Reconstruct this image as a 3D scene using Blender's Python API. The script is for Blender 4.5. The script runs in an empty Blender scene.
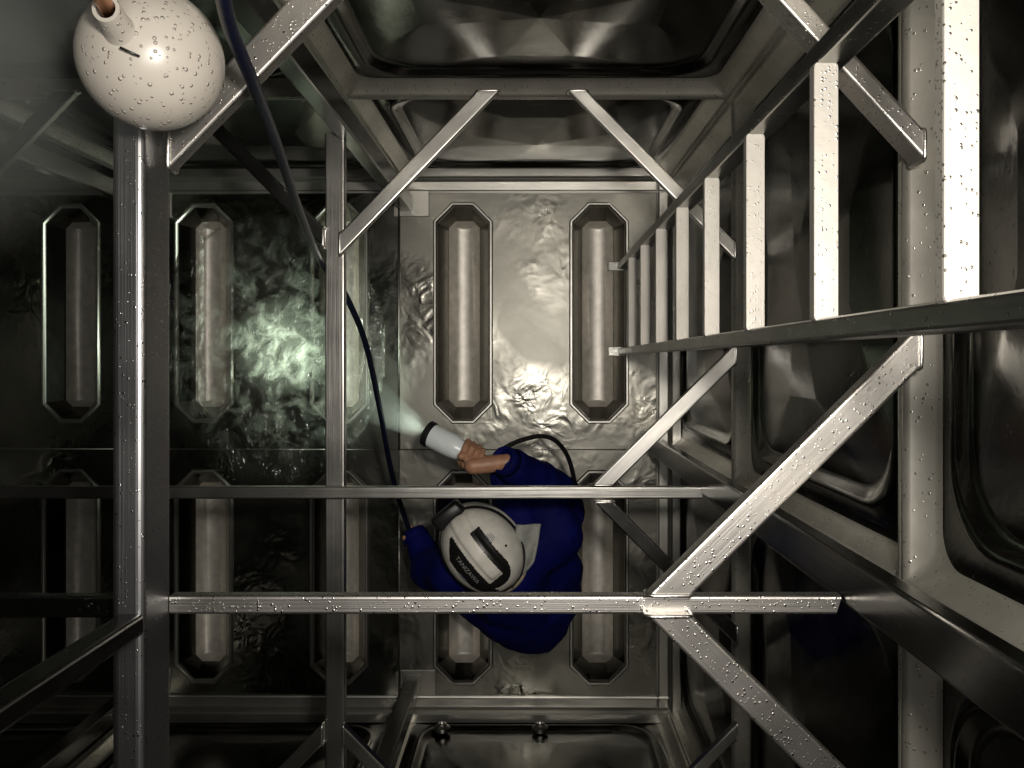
import bpy, bmesh, math, random
from mathutils import Vector, Matrix, noise
random.seed(7)
sc = bpy.context.scene
H = 3.184            # camera height above the tank floor
F = 830.0            # focal length in pixels of a 1024 px wide frame
PI = math.pi

# ------------------------------------------------------------ camera, light, exposure
cam = bpy.data.cameras.new('camera'); cam_o = bpy.data.objects.new('camera', cam)
sc.collection.objects.link(cam_o); sc.camera = cam_o
cam.sensor_fit = 'HORIZONTAL'; cam.sensor_width = 36.0; cam.lens = F / 1024 * 36.0
cam.shift_x = (512 - 530) / 1024.0; cam.shift_y = (361 - 384) / 1024.0
cam.clip_start = 0.02
cam_o.location = (0, 0, H); cam_o.rotation_euler = (0, 0, 0)

w = bpy.data.worlds.new('world'); sc.world = w; w.use_nodes = True
w.node_tree.nodes['Background'].inputs[0].default_value = (0.8, 0.85, 0.9, 1)
w.node_tree.nodes['Background'].inputs[1].default_value = 0.25

def light(name, kind, loc, energy, color, target=None, **kw):
    l = bpy.data.lights.new(name, kind); l.energy = energy; l.color = color
    for k, v in kw.items(): setattr(l, k, v)
    o = bpy.data.objects.new(name, l); sc.collection.objects.link(o); o.location = loc
    if target is not None:
        o.rotation_euler = (Vector(target) - Vector(loc)).to_track_quat('-Z', 'Y').to_euler()
    return o
# work lamp held beside the camera at the manhole, daylight falling through the manhole,
# and the beam of the hand lamp of the person on the tank floor
light('work_lamp', 'SPOT', (0.16, 0.15, H + 0.03), 74, (1.0, 0.93, 0.84), (0.22, 0.30, 0), spot_size=math.radians(120), spot_blend=1.0, shadow_soft_size=0.06)
light('manhole_daylight', 'AREA', (0.02, 0.0, H + 0.20), 5, (1.0, 0.97, 0.92), (0.02, 0.0, 0), shape='DISK', size=0.56)
light('hand_lamp_beam', 'SPOT', (-0.305, -0.205, 0.635), 48, (0.86, 1.0, 0.84), (-0.97, 0.07, 0.0),
      spot_size=math.radians(75), spot_blend=0.9, shadow_soft_size=0.03)

sc.view_settings.view_transform = 'Standard'; sc.view_settings.look = 'None'
sc.view_settings.exposure = 0.35; sc.view_settings.gamma = 1.0
sc.view_settings.use_curve_mapping = False

def P(px, py, D):
    return Vector(((px - 530) * D / F, -(py - 361) * D / F, H - D))

# ------------------------------------------------------------ materials
def N(nt, t, **kw):
    n = nt.nodes.new(t)
    for k, v in kw.items(): setattr(n, k, v)
    return n
def ramp(nt, src, stops):
    r = N(nt, 'ShaderNodeValToRGB'); e = r.color_ramp.elements
    while len(e) < len(stops): e.new(0.5)
    for i, (p, c) in enumerate(stops):
        e[i].position = p; e[i].color = (c, c, c, 1) if not isinstance(c, tuple) else (*c, 1)
    nt.links.new(src, r.inputs[0]); return r.outputs[0]
def math_n(nt, op, a, b=None, c=None, clamp=False):
    m = N(nt, 'ShaderNodeMath', operation=op); m.use_clamp = clamp
    for i, v in enumerate((a, b, c)):
        if v is None: continue
        if isinstance(v, (int, float)): m.inputs[i].default_value = v
        else: nt.links.new(v, m.inputs[i])
    return m.outputs[0]

def new_mat(name):
    m = bpy.data.materials.new(name); m.use_nodes = True
    nt = m.node_tree; return m, nt, nt.nodes['Principled BSDF']

def steel(name, col=(0.55, 0.53, 0.49), rough=0.28, rvar=0.12, grain=0.15, grain_scale=(4, 260, 260), drops=0.0,
          drop_scale=140.0, stain=0.25, waves=0.0, wave_scale=7.0):
    m, nt, b = new_mat(name)
    b.inputs['Metallic'].default_value = 1.0
    tc = N(nt, 'ShaderNodeTexCoord'); oc = tc.outputs['Object']
    n1 = N(nt, 'ShaderNodeTexNoise'); n1.inputs['Scale'].default_value = 5.0; n1.inputs['Detail'].default_value = 6
    n1.inputs['Roughness'].default_value = 0.62
    nt.links.new(oc, n1.inputs['Vector'])
    dark = tuple(c * (1 - stain) for c in col)
    cr = ramp(nt, n1.outputs['Fac'], [(0.32, dark), (0.62, col)])
    nt.links.new(cr, b.inputs['Base Color'])
    n2 = N(nt, 'ShaderNodeTexNoise'); n2.inputs['Scale'].default_value = 11.0; n2.inputs['Detail'].default_value = 5
    nt.links.new(oc, n2.inputs['Vector'])
    rr = math_n(nt, 'MULTIPLY_ADD', n2.outputs['Fac'], rvar * 2, rough - rvar)
    mp = N(nt, 'ShaderNodeMapping'); mp.inputs['Scale'].default_value = grain_scale
    nt.links.new(oc, mp.inputs['Vector'])
    g = N(nt, 'ShaderNodeTexNoise'); g.inputs['Scale'].default_value = 1.0; g.inputs['Detail'].default_value = 3
    nt.links.new(mp.outputs[0], g.inputs['Vector'])
    bump = N(nt, 'ShaderNodeBump'); bump.inputs['Strength'].default_value = grain; bump.inputs['Distance'].default_value = 0.0015
    nt.links.new(g.outputs['Fac'], bump.inputs['Height'])
    last = bump
    if waves:
        wn = N(nt, 'ShaderNodeTexNoise'); wn.inputs['Scale'].default_value = wave_scale; wn.inputs['Detail'].default_value = 3
        wn.inputs['Distortion'].default_value = 1.2
        nt.links.new(oc, wn.inputs['Vector'])
        b2 = N(nt, 'ShaderNodeBump'); b2.inputs['Strength'].default_value = waves; b2.inputs['Distance'].default_value = 0.02
        nt.links.new(wn.outputs['Fac'], b2.inputs['Height']); nt.links.new(last.outputs[0], b2.inputs['Normal']); last = b2
    if drops:
        v = N(nt, 'ShaderNodeTexVoronoi'); v.inputs['Scale'].default_value = drop_scale
        nt.links.new(oc, v.inputs['Vector'])
        sep = N(nt, 'ShaderNodeSeparateColor'); nt.links.new(v.outputs['Color'], sep.inputs[0])
        rad = math_n(nt, 'MULTIPLY', math_n(nt, 'SUBTRACT', sep.outputs[0], 1 - drops, clamp=True), 0.42 / drops)
        d = math_n(nt, 'DIVIDE', v.outputs['Distance'], math_n(nt, 'MAXIMUM', rad, 0.001))
        hgt = math_n(nt, 'SUBTRACT', 1.0, math_n(nt, 'MULTIPLY', d, d), clamp=True)
        hgt = math_n(nt, 'SQRT', hgt)
        mask = ramp(nt, hgt, [(0.0, 0.0), (0.08, 1.0)])
        b3 = N(nt, 'ShaderNodeBump'); b3.inputs['Strength'].default_value = 0.4; b3.inputs['Distance'].default_value = 0.0012
        nt.links.new(hgt, b3.inputs['Height']); nt.links.new(last.outputs[0], b3.inputs['Normal']); last = b3
        rr = math_n(nt, 'MULTIPLY', rr, math_n(nt, 'MULTIPLY_ADD', mask, -0.45, 1.0))
    nt.links.new(rr, b.inputs['Roughness'])
    nt.links.new(last.outputs[0], b.inputs['Normal'])
    return m

def plain(name, col, rough=0.5, metal=0.0, var=0.2, bump=0.15, scale=40.0, drops=0.0, drop_scale=120, coat=0.0):
    m, nt, b = new_mat(name)
    b.inputs['Metallic'].default_value = metal; b.inputs['Roughness'].default_value = rough
    b.inputs['Coat Weight'].default_value = coat
    tc = N(nt, 'ShaderNodeTexCoord'); oc = tc.outputs['Object']
    n = N(nt, 'ShaderNodeTexNoise'); n.inputs['Scale'].default_value = scale; n.inputs['Detail'].default_value = 5
    nt.links.new(oc, n.inputs['Vector'])
    nt.links.new(ramp(nt, n.outputs['Fac'], [(0.3, tuple(c * (1 - var) for c in col)), (0.7, col)]), b.inputs['Base Color'])
    bp = N(nt, 'ShaderNodeBump'); bp.inputs['Strength'].default_value = bump; bp.inputs['Distance'].default_value = 0.003
    nt.links.new(n.outputs['Fac'], bp.inputs['Height']); last = bp
    if drops:
        v = N(nt, 'ShaderNodeTexVoronoi'); v.inputs['Scale'].default_value = drop_scale
        nt.links.new(oc, v.inputs['Vector'])
        sep = N(nt, 'ShaderNodeSeparateColor'); nt.links.new(v.outputs['Color'], sep.inputs[0])
        rad = math_n(nt, 'MULTIPLY', math_n(nt, 'SUBTRACT', sep.outputs[0], 1 - drops, clamp=True), 0.42 / drops)
        d = math_n(nt, 'DIVIDE', v.outputs['Distance'], math_n(nt, 'MAXIMUM', rad, 0.001))
        hgt = math_n(nt, 'SQRT', math_n(nt, 'SUBTRACT', 1.0, math_n(nt, 'MULTIPLY', d, d), clamp=True))
        b3 = N(nt, 'ShaderNodeBump'); b3.inputs['Strength'].default_value = 1.0; b3.inputs['Distance'].default_value = 0.003
        nt.links.new(hgt, b3.inputs['Height']); nt.links.new(last.outputs[0], b3.inputs['Normal']); last = b3
    nt.links.new(last.outputs[0], b.inputs['Normal'])
    return m

M = {}
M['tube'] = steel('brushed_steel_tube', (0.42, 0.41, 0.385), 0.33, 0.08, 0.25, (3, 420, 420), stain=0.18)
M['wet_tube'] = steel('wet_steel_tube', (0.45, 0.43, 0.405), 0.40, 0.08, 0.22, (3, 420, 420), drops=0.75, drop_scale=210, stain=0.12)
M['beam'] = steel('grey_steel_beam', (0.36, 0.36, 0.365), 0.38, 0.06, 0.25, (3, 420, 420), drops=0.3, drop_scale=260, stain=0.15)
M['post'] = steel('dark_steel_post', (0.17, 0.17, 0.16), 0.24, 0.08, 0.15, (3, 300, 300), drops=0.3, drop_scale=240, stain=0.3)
M['dark_post'] = steel('darker_post_steel', (0.16, 0.16, 0.15), 0.20, 0.06, 0.12, (3, 300, 300), drops=0.3, drop_scale=240, stain=0.3)  # slightly darker steel for the post near the right wall
M['rung'] = steel('wet_steel_rung', (0.47, 0.45, 0.41), 0.60, 0.06, 0.2, (60, 60, 60), drops=0.6, drop_scale=230, stain=0.1)
M['rail'] = steel('ladder_rail_steel', (0.20, 0.20, 0.185), 0.3, 0.08, 0.12, (3, 200, 200), drops=0.3, drop_scale=200, stain=0.3)
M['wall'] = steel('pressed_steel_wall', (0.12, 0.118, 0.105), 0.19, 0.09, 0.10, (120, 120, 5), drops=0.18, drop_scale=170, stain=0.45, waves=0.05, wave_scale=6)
M['flange'] = steel('panel_flange_steel', (0.56, 0.54, 0.48), 0.42, 0.06, 0.1, (120, 120, 5), drops=0.3, drop_scale=150, stain=0.25)  # panel steel made lighter, light on the ledges put into the colour
M['rib'] = steel('floor_rib_steel', (0.19, 0.185, 0.165), 0.17, 0.04, 0.08, (60, 60, 60), stain=0.2, waves=0.03, wave_scale=20)
M['lit_silt'] = plain('lit_silted_trough_steel', (0.78, 0.74, 0.67), 0.50, metal=0.66, var=0.25, bump=0.12, scale=30)  # silted trough bottom, lightened so reflected light sits in the base colour
M['bead'] = steel('floor_bead_steel', (0.42, 0.41, 0.375), 0.40, 0.05, 0.08, (60, 60, 60), stain=0.1)
M['floor'] = steel('wet_floor_steel', (0.235, 0.228, 0.20), 0.42, 0.06, 0.08, (90, 90, 90), stain=0.25, waves=0.0)
M['ceiling'] = steel('ceiling_steel', (0.30, 0.30, 0.28), 0.45, 0.1, 0.1, (50, 50, 50))
M['ball'] = plain('ivory_plastic', (0.40, 0.37, 0.325), 0.32, var=0.06, bump=0.03, scale=12, drops=0.85, drop_scale=170)
M['copper'] = plain('copper_rod', (0.72, 0.36, 0.20), 0.35, metal=1.0)
M['blue_hose'] = plain('navy_rubber', (0.002, 0.004, 0.016), 0.42, var=0.4, bump=0.2, scale=70)
M['black_rubber'] = plain('black_rubber', (0.012, 0.012, 0.013), 0.38, bump=0.1)
M['cloth'] = plain('blue_workwear', (0.002, 0.004, 0.085), 0.75, var=0.4, bump=0.5, scale=14)
M['trouser'] = plain('dark_blue_trouser', (0.003, 0.005, 0.03), 0.8, var=0.4, bump=0.5, scale=14)
M['skin'] = plain('skin', (0.42, 0.22, 0.13), 0.5, var=0.25, bump=0.25, scale=60)
M['nail'] = plain('nail', (0.55, 0.34, 0.26), 0.3, var=0.1)
M['helmet'] = plain('scuffed_white_plastic', (0.82, 0.79, 0.71), 0.38, var=0.22, bump=0.08, scale=26)
M['helmet_black'] = plain('helmet_black_marking', (0.012, 0.012, 0.012), 0.4, var=0.3, scale=30)
M['grey_mark'] = plain('grey_print', (0.36, 0.36, 0.35), 0.5)
M['lilac_mark'] = plain('faded_print', (0.22, 0.21, 0.27), 0.5)
M['beige'] = plain('beige_band', (0.62, 0.54, 0.38), 0.5, var=0.15)
M['towel'] = plain('grey_towel', (0.34, 0.35, 0.32), 0.85, var=0.25, bump=0.4, scale=60)
M['lamp_white'] = plain('white_lamp_plastic', (0.80, 0.86, 0.86), 0.3, var=0.06, bump=0.03, coat=0.4)
M['boot'] = plain('black_boot_rubber', (0.015, 0.015, 0.016), 0.4)
M['weld'] = steel('weld_bead', (0.72, 0.70, 0.66), 0.3, 0.1, 0.5, (200, 200, 200))

def floor_waves(m):
    """wetting of the floor: thin puddles with ripples and spatter"""
    nt = m.node_tree; b = nt.nodes['Principled BSDF']
    tc = N(nt, 'ShaderNodeTexCoord'); oc = tc.outputs['Object']
    big = N(nt, 'ShaderNodeTexNoise'); big.inputs['Scale'].default_value = 2.6; big.inputs['Detail'].default_value = 4
    nt.links.new(oc, big.inputs['Vector'])
    mask = ramp(nt, big.outputs['Fac'], [(0.47, 0.0), (0.60, 1.0)])
    rip = N(nt, 'ShaderNodeTexNoise'); rip.inputs['Scale'].default_value = 11.0; rip.inputs['Detail'].default_value = 1.5
    rip.inputs['Distortion'].default_value = 1.6
    nt.links.new(oc, rip.inputs['Vector'])
    h = math_n(nt, 'MULTIPLY', rip.outputs['Fac'], mask)
    bb = N(nt, 'ShaderNodeBump'); bb.inputs['Strength'].default_value = 0.5; bb.inputs['Distance'].default_value = 0.009
    nt.links.new(h, bb.inputs['Height'])
    old = b.inputs['Normal'].links[0].from_socket
    nt.links.new(old, bb.inputs['Normal']); nt.links.new(bb.outputs[0], b.inputs['Normal'])
    oldr = b.inputs['Roughness'].links[0].from_socket
    nt.links.new(math_n(nt, 'MULTIPLY', oldr, math_n(nt, 'MULTIPLY_ADD', mask, -0.35, 1.0)), b.inputs['Roughness'])
M['floor_flooded'] = steel('flooded_floor_steel', (0.32, 0.325, 0.285), 0.25, 0.05, 0.08, (90, 90, 90), stain=0.3)
floor_waves(M['floor']); floor_waves(M['floor_flooded'])

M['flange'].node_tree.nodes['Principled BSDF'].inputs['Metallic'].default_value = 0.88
for k_ in ('cloth', 'trouser'): M[k_].node_tree.nodes['Principled BSDF'].inputs['Specular IOR Level'].default_value = 0.12

# ------------------------------------------------------------ object helpers
def tag(o, label=None, cat=None, group=None, kind=None):
    if label: o['label'] = label
    if cat: o['category'] = cat
    if group: o['group'] = group
    if kind: o['kind'] = kind
    return o
def obj(name, bm, mats, parent=None, smooth=None):
    me = bpy.data.meshes.new(name)
    bmesh.ops.recalc_face_normals(bm, faces=bm.faces)
    if smooth is not None:
        for f in bm.faces: f.smooth = smooth
    bm.to_mesh(me); bm.free()
    for m in (mats if isinstance(mats, (list, tuple)) else [mats]): me.materials.append(m)
    o = bpy.data.objects.new(name, me); sc.collection.objects.link(o)
    if parent: o.parent = parent
    return o
def empty(name, loc=(0, 0, 0)):
    o = bpy.data.objects.new(name, None); sc.collection.objects.link(o); o.location = loc
    o.empty_display_size = 0.05; return o
def split_sharp(o, deg=35):
    me = o.data
    for p in me.polygons: p.use_smooth = True
    try: me.set_sharp_from_angle(angle=math.radians(deg))
    except Exception: pass
def loft(bm, rings, close_ends=True, cyclic=True):
    vr = [[bm.verts.new(p) for p in r] for r in rings]
    n = len(vr[0])
    for a, b in zip(vr, vr[1:]):
        for i in range(n if cyclic else n - 1):
            j = (i + 1) % n
            bm.faces.new((a[i], a[j], b[j], b[i]))
    if close_ends:
        bm.faces.new(list(reversed(vr[0]))); bm.faces.new(vr[-1])
    return vr
def rrect(hw, hh, r, seg=3):
    pts = []
    for cx, cy, a0 in ((hw - r, hh - r, 0), (-hw + r, hh - r, 90), (-hw + r, -hh + r, 180), (hw - r, -hh + r, 270)):
        for k in range(seg + 1):
            a = math.radians(a0 + 90 * k / seg); pts.append((cx + r * math.cos(a), cy + r * math.sin(a)))
    return pts
def tube_mesh(L, wy, wz, r=0.004, c0=0.0, c1=0.0):
    """box tube along local x from 0..L; c0/c1: mitre (x shift per unit y)"""
    bm = bmesh.new(); sec = rrect(wy / 2, wz / 2, r, 5 if r > .008 else 3)
    rings = []
    for x, c in ((0, c0), (L, c1)):
        rings.append([(x + c * y, y, z) for y, z in sec])
    # a few cuts along the way keep the brushed grain even
    loft(bm, rings); return bm
def beam(name, p0, p1, width, height, mat, c0=0.0, c1=0.0, parent=None, up=Vector((0, 0, 1)), r=0.004):
    """p0,p1 are the centres of the TOP face; local x runs along the bar"""
    p0 = Vector(p0); p1 = Vector(p1); d = p1 - p0; L = d.length; x = d.normalized()
    z = (up - x * up.dot(x)).normalized(); y = z.cross(x)
    bm = tube_mesh(L, width, height, r, c0, c1)
    o = obj(name, bm, mat, parent, False)
    m = Matrix((x, y, z)).transposed().to_4x4(); m.translation = p0 - z * height / 2
    o.matrix_world = m
    return o
def box_bm(bm, x0, x1, y0, y1, z0, z1, bev=0.0):
    v = [bm.verts.new((x, y, z)) for z in (z0, z1) for x, y in ((x0, y0), (x1, y0), (x1, y1), (x0, y1))]
    fs = [(0, 3, 2, 1), (4, 5, 6, 7), (0, 1, 5, 4), (1, 2, 6, 5), (2, 3, 7, 6), (3, 0, 4, 7)]
    faces = [bm.faces.new([v[i] for i in f]) for f in fs]
    if bev:
        es = list({e for f in faces for e in f.edges})
        bmesh.ops.bevel(bm, geom=es, offset=bev, segments=2, affect='EDGES', profile=0.5)
def vpost(name, x0, x1, y0, y1, z0, z1, mat, parent=None):
    """upright box post whose local x runs along its length"""
    return beam(name, ((x0 + x1) / 2, (y0 + y1) / 2 + (y1 - y0) / 2, z0), ((x0 + x1) / 2, (y0 + y1) / 2 + (y1 - y0) / 2, z1),
                x1 - x0, y1 - y0, mat, parent=parent, up=Vector((0, 1, 0)), r=0.005)
def sweep(bm, pts, r, seg=10, cap=True):
    """tube through pts; r number or list"""
    pts = [Vector(p) for p in pts]; n = len(pts)
    rs = r if isinstance(r, (list, tuple)) else [r] * n
    t0 = (pts[1] - pts[0]).normalized()
    a = t0.orthogonal().normalized(); rings = []
    for i, p in enumerate(pts):
        t = (pts[min(i + 1, n - 1)] - pts[max(i - 1, 0)]).normalized()
        a = (a - t * a.dot(t)).normalized(); b = t.cross(a)
        rings.append([p + (a * math.cos(2 * PI * k / seg) + b * math.sin(2 * PI * k / seg)) * rs[i] for k in range(seg)])
    loft(bm, rings, close_ends=cap)
def catmull(pts, k=8):
    pts = [Vector(p) for p in pts]; out = []
    q = [pts[0] * 2 - pts[1]] + pts + [pts[-1] * 2 - pts[-2]]
    for i in range(1, len(q) - 2):
        for j in range(k):
            t = j / k; p0, p1, p2, p3 = q[i - 1], q[i], q[i + 1], q[i + 2]
            out.append(0.5 * ((2 * p1) + (p2 - p0) * t + (2 * p0 - 5 * p1 + 4 * p2 - p3) * t * t + (3 * p1 - p0 - 3 * p2 + p3) * t ** 3))
    out.append(pts[-1]); return out
def weld(parent, pts, r=0.003, name='weld_bead'):
    bm = bmesh.new(); sweep(bm, pts, r, 6)
    o = obj(name, bm, M['weld'], None, True)
    if parent:
        o.parent = parent; o.matrix_parent_inverse = parent.matrix_world.inverted()
    return o

# ------------------------------------------------------------ tank shell
XR, XL, YT, YB = 0.54, -2.56, 0.70, -1.34
ZT = 3.50            # ceiling
def rr_ring(h1, h2, r, w, n):
    """rounded rectangle, 4*n points, half sizes h1,h2"""
    pts = []
    for cx, cy, a0 in ((h1 - r, h2 - r, 0), (-h1 + r, h2 - r, 90), (-h1 + r, -h2 + r, 180), (h1 - r, -h2 + r, 270)):
        for k in range(n):
            a = math.radians(a0 + 90 * k / (n - 1)); pts.append((cx + r * math.cos(a), cy + r * math.sin(a), w))
    return pts
def panel_bm(a=0.5, b=0.5):
    """pressed panel in local (u,v,w): w points into the tank"""
    bm = bmesh.new(); n = 9
    spec = [(0.000, 0.002, 0.0), (0.003, 0.002, 0.004), (0.009, 0.006, 0.004), (0.015, 0.012, -0.004), (0.034, 0.03, -0.028), (0.046, 0.05, -0.034),
            (0.074, 0.10, -0.034), (0.082, 0.105, -0.026), (0.090, 0.11, -0.022), (0.098, 0.11, -0.026), (0.106, 0.115, -0.036), (0.118, 0.12, -0.038)]
    rings = [[bm.verts.new(p) for p in rr_ring(a - i, b - i, r, w_, n)] for i, r, w_ in spec]
    N4 = 4 * n
    for ri, (q, s) in enumerate(zip(rings, rings[1:])):
        for i in range(N4):
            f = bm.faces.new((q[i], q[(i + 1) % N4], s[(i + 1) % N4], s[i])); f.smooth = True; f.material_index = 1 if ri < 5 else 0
    last = rings[-1]
    # facetted field: an octagon on the slope, then a flat diamond on top
    octa = [bm.verts.new((a * c, b * s_, -0.018)) for c, s_ in
            ((0.50, 0.16), (0.16, 0.50), (-0.16, 0.50), (-0.50, 0.16), (-0.50, -0.16), (-0.16, -0.50), (0.16, -0.50), (0.50, -0.16))]
    # rounded corner k is between octagon verts (2k) and (2k+1)
    for k in range(4):
        c = last[k * n:(k + 1) * n]; o0, o1 = octa[2 * k], octa[2 * k + 1]
        mid = n // 2
        for i in range(mid): bm.faces.new((c[i], c[i + 1], o0))
        bm.faces.new((c[mid], o1, o0))
        for i in range(mid, n - 1): bm.faces.new((c[i], c[i + 1], o1))
        nxt = last[((k + 1) % 4) * n]
        bm.faces.new((c[-1], nxt, octa[(2 * k + 2) % 8], o1))
    top = bm.verts.new((0, 0, -0.002))
    for i in range(8): bm.faces.new((octa[i], octa[(i + 1) % 8], top))
    return bm
_pm = {}
def panel(name, center, u, v, mat, a=0.5, b=0.5, parent=None):
    key = (round(a, 3), round(b, 3))
    if key not in _pm:
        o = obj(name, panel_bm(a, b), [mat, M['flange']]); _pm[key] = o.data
    else:
        o = bpy.data.objects.new(name, _pm[key]); sc.collection.objects.link(o)
    u = Vector(u); v = Vector(v); w_ = u.cross(v)
    m = Matrix((u, v, w_)).transposed().to_4x4(); m.translation = Vector(center)
    if parent: o.parent = parent
    o.matrix_world = m
    return o
def backing(name, x0, x1, y0, y1, z0, z1):
    bm = bmesh.new(); box_bm(bm, x0, x1, y0, y1, z0, z1)
    return tag(obj(name, bm, M['ceiling']), kind='structure')
wr = backing('wall_right', XR + 0.045, XR + 0.06, YB, YT, 0, ZT)
wb = backing('wall_back', XL - .06, XR + .06, YT + 0.045, YT + 0.06, 0, ZT)
wf = backing('wall_front', XL - .06, XR + .06, YB - 0.06, YB - 0.045, 0, ZT)
wl = backing('wall_left', XL - 0.06, XL - 0.045, YB, YT, 0, ZT)
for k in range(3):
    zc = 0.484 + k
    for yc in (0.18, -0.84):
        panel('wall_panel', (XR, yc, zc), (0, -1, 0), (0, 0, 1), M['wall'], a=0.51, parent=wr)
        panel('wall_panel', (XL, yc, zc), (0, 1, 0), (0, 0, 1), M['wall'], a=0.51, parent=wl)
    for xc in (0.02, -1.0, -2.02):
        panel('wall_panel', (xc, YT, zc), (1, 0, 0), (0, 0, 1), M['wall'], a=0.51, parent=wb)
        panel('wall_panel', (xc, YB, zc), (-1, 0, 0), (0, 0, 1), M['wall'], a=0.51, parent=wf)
# the panels' own ornament stays in one mesh per panel; two round threaded sockets low on the front wall
for px in (442, 540):
    c = P(px, 727, 3.07); c.y = YB - 0.026
    bm = bmesh.new()
    prof = [(0.0, 0.030), (0.012, 0.030), (0.016, 0.026), (0.020, 0.018), (0.026, 0.017), (0.028, 0.012), (0.020, 0.010), (0.010, 0.002)]
    loft(bm, [[(c.x + r * math.cos(2 * PI * k / 20), c.y + d, c.z + r * math.sin(2 * PI * k / 20)) for k in range(20)] for d, r in prof])
    o = obj('pipe_socket', bm, M['tube']); split_sharp(o, 40)
    tag(o, 'round steel pipe socket low on the front wall, ' + ('nearer the dark post' if px == 442 else 'farther from the dark post'),
        'pipe socket', 'pipe sockets on the front wall')

for k, (xc, yc) in enumerate(((XR, YT), (XR, YB), (XL, YT), (XL, YB))):
    bm = bmesh.new(); sx = 1 if xc > 0 else -1; sy = 1 if yc > 0 else -1
    xs = sorted((xc - sx * .014, xc + sx * .045)); ys = sorted((yc - sy * .014, yc + sy * .045))
    box_bm(bm, xs[0], xs[1], ys[0], ys[1], 0, ZT, 0.004)
    tag(obj('trim_%d' % (k + 1), bm, M['flange'], None, False), kind='structure')
# ceiling with the round manhole that the camera looks through
bm = bmesh.new()
n = 48; R = 0.31
inner = [bm.verts.new((0.02 + R * math.cos(2 * PI * k / n), R * math.sin(2 * PI * k / n), ZT)) for k in range(n)]
def sq(k):
    a = 2 * PI * k / n; c, s = math.cos(a), math.sin(a)
    xs = ((XR + .05 - 0.02) if c > 0 else (XL - .05 - 0.02)); ys = ((YT + .05) if s > 0 else (YB - .05))
    t = min(xs / c if abs(c) > 1e-6 else 1e9, ys / s if abs(s) > 1e-6 else 1e9)
    return (0.02 + c * t, s * t, ZT)
outer = [bm.verts.new(sq(k)) for k in range(n)]
for k in range(n): bm.faces.new((inner[k], inner[(k + 1) % n], outer[(k + 1) % n], outer[k]))
cor = {(1, 1): (XR + .05, YT + .05), (-1, 1): (XL - .05, YT + .05), (-1, -1): (XL - .05, YB - .05), (1, -1): (XR + .05, YB - .05)}
for k in range(n):
    a = outer[k]; b_ = outer[(k + 1) % n]
    if abs(a.co.x - b_.co.x) > 1e-4 and abs(a.co.y - b_.co.y) > 1e-4:
        mx = (a.co + b_.co) / 2
        c = min(cor.values(), key=lambda q: (q[0] - mx.x) ** 2 + (q[1] - mx.y) ** 2)
        v = bm.verts.new((c[0], c[1], ZT)); bm.faces.new((a, b_, v))
g = bmesh.ops.extrude_face_region(bm, geom=list(bm.faces))
for v in [e for e in g['geom'] if isinstance(e, bmesh.types.BMVert)]: v.co.z += 0.02
tag(obj('ceiling', bm, M['ceiling'], None, False), kind='structure')

# floor: pressed plates with a folded upstand round the edge
bm = bmesh.new()
def octagon(hw, hl, ch, z, cx=0.0, cy=0.0):
    return [(cx + x, cy + y, z) for x, y in ((hw, -hl + ch), (hw, hl - ch), (hw - ch, hl), (-hw + ch, hl), (-hw, hl - ch), (-hw, -hl + ch), (-hw + ch, -hl), (hw - ch, -hl))]
RIB_X = (0.265, -0.257, -0.733, -1.258, -1.776, -2.29)
def plate(x0, x1, y0, y1, zl, zr):
    """one floor plate with an octagonal opening for each trough"""
    zf = lambda x: zl + (zr - zl) * (x - x0) / (x1 - x0)
    yc, Lh = (0.184, 0.425) if y0 > -0.4 else (-0.830, 0.413)
    mine = sorted(x for x in RIB_X if x0 < x < x1)
    cuts = [x0] + [(a + b) / 2 for a, b in zip(mine, mine[1:])] + [x1]
    for xa, xb, xc in zip(cuts, cuts[1:], mine):
        R_ = [bm.verts.new((x, y, zf(x))) for x, y in ((xb, y0), (xb, y1), (xa, y1), (xa, y0))]
        o = [bm.verts.new((p[0], p[1], zf(p[0]))) for p in octagon(0.0985, Lh - 0.0165, 0.0645, 0, xc, yc)]
        BR, TR, TL, BL = R_
        for f in ((BR, TR, o[1], o[0]), (TR, o[2], o[1]), (TR, TL, o[3], o[2]), (TL, o[4], o[3]), (TL, BL, o[5], o[4]), (BL, o[6], o[5]), (BL, BR, o[7], o[6]), (BR, o[0], o[7])):
            bm.faces.new(f).material_index = 1 if x1 < 0 else 0
XS = [XL - 0.03, -1.5, -0.5, XR + 0.03]
for (xa, xb), (zl, zr) in zip(zip(XS, XS[1:]), ((-0.045, -0.020), (-0.020, 0.0), (0.0, 0.0))):
    for ya, yb in ((YB - 0.03, -0.34), (-0.34, YT + 0.03)):
        plate(xa + .001, xb - .001, ya + .001, yb - .001, zl, zr)
floor = obj('floor', bm, [M['floor'], M['floor_flooded']], None, False); tag(floor, kind='structure')
bm = bmesh.new(); box_bm(bm, XL - .06, XR + .06, YB - .06, YT + .06, -0.24, -0.22); obj('floor_base', bm, M['ceiling'], floor, False)
def zfloor(x):
    for (xa, xb), (zl, zr) in zip(zip(XS, XS[1:]), ((-0.045, -0.020), (-0.020, 0.0), (0.0, 0.0))):
        if xa <= x <= xb: return zl + (zr - zl) * (x - xa) / (xb - xa)
    return 0
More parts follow.
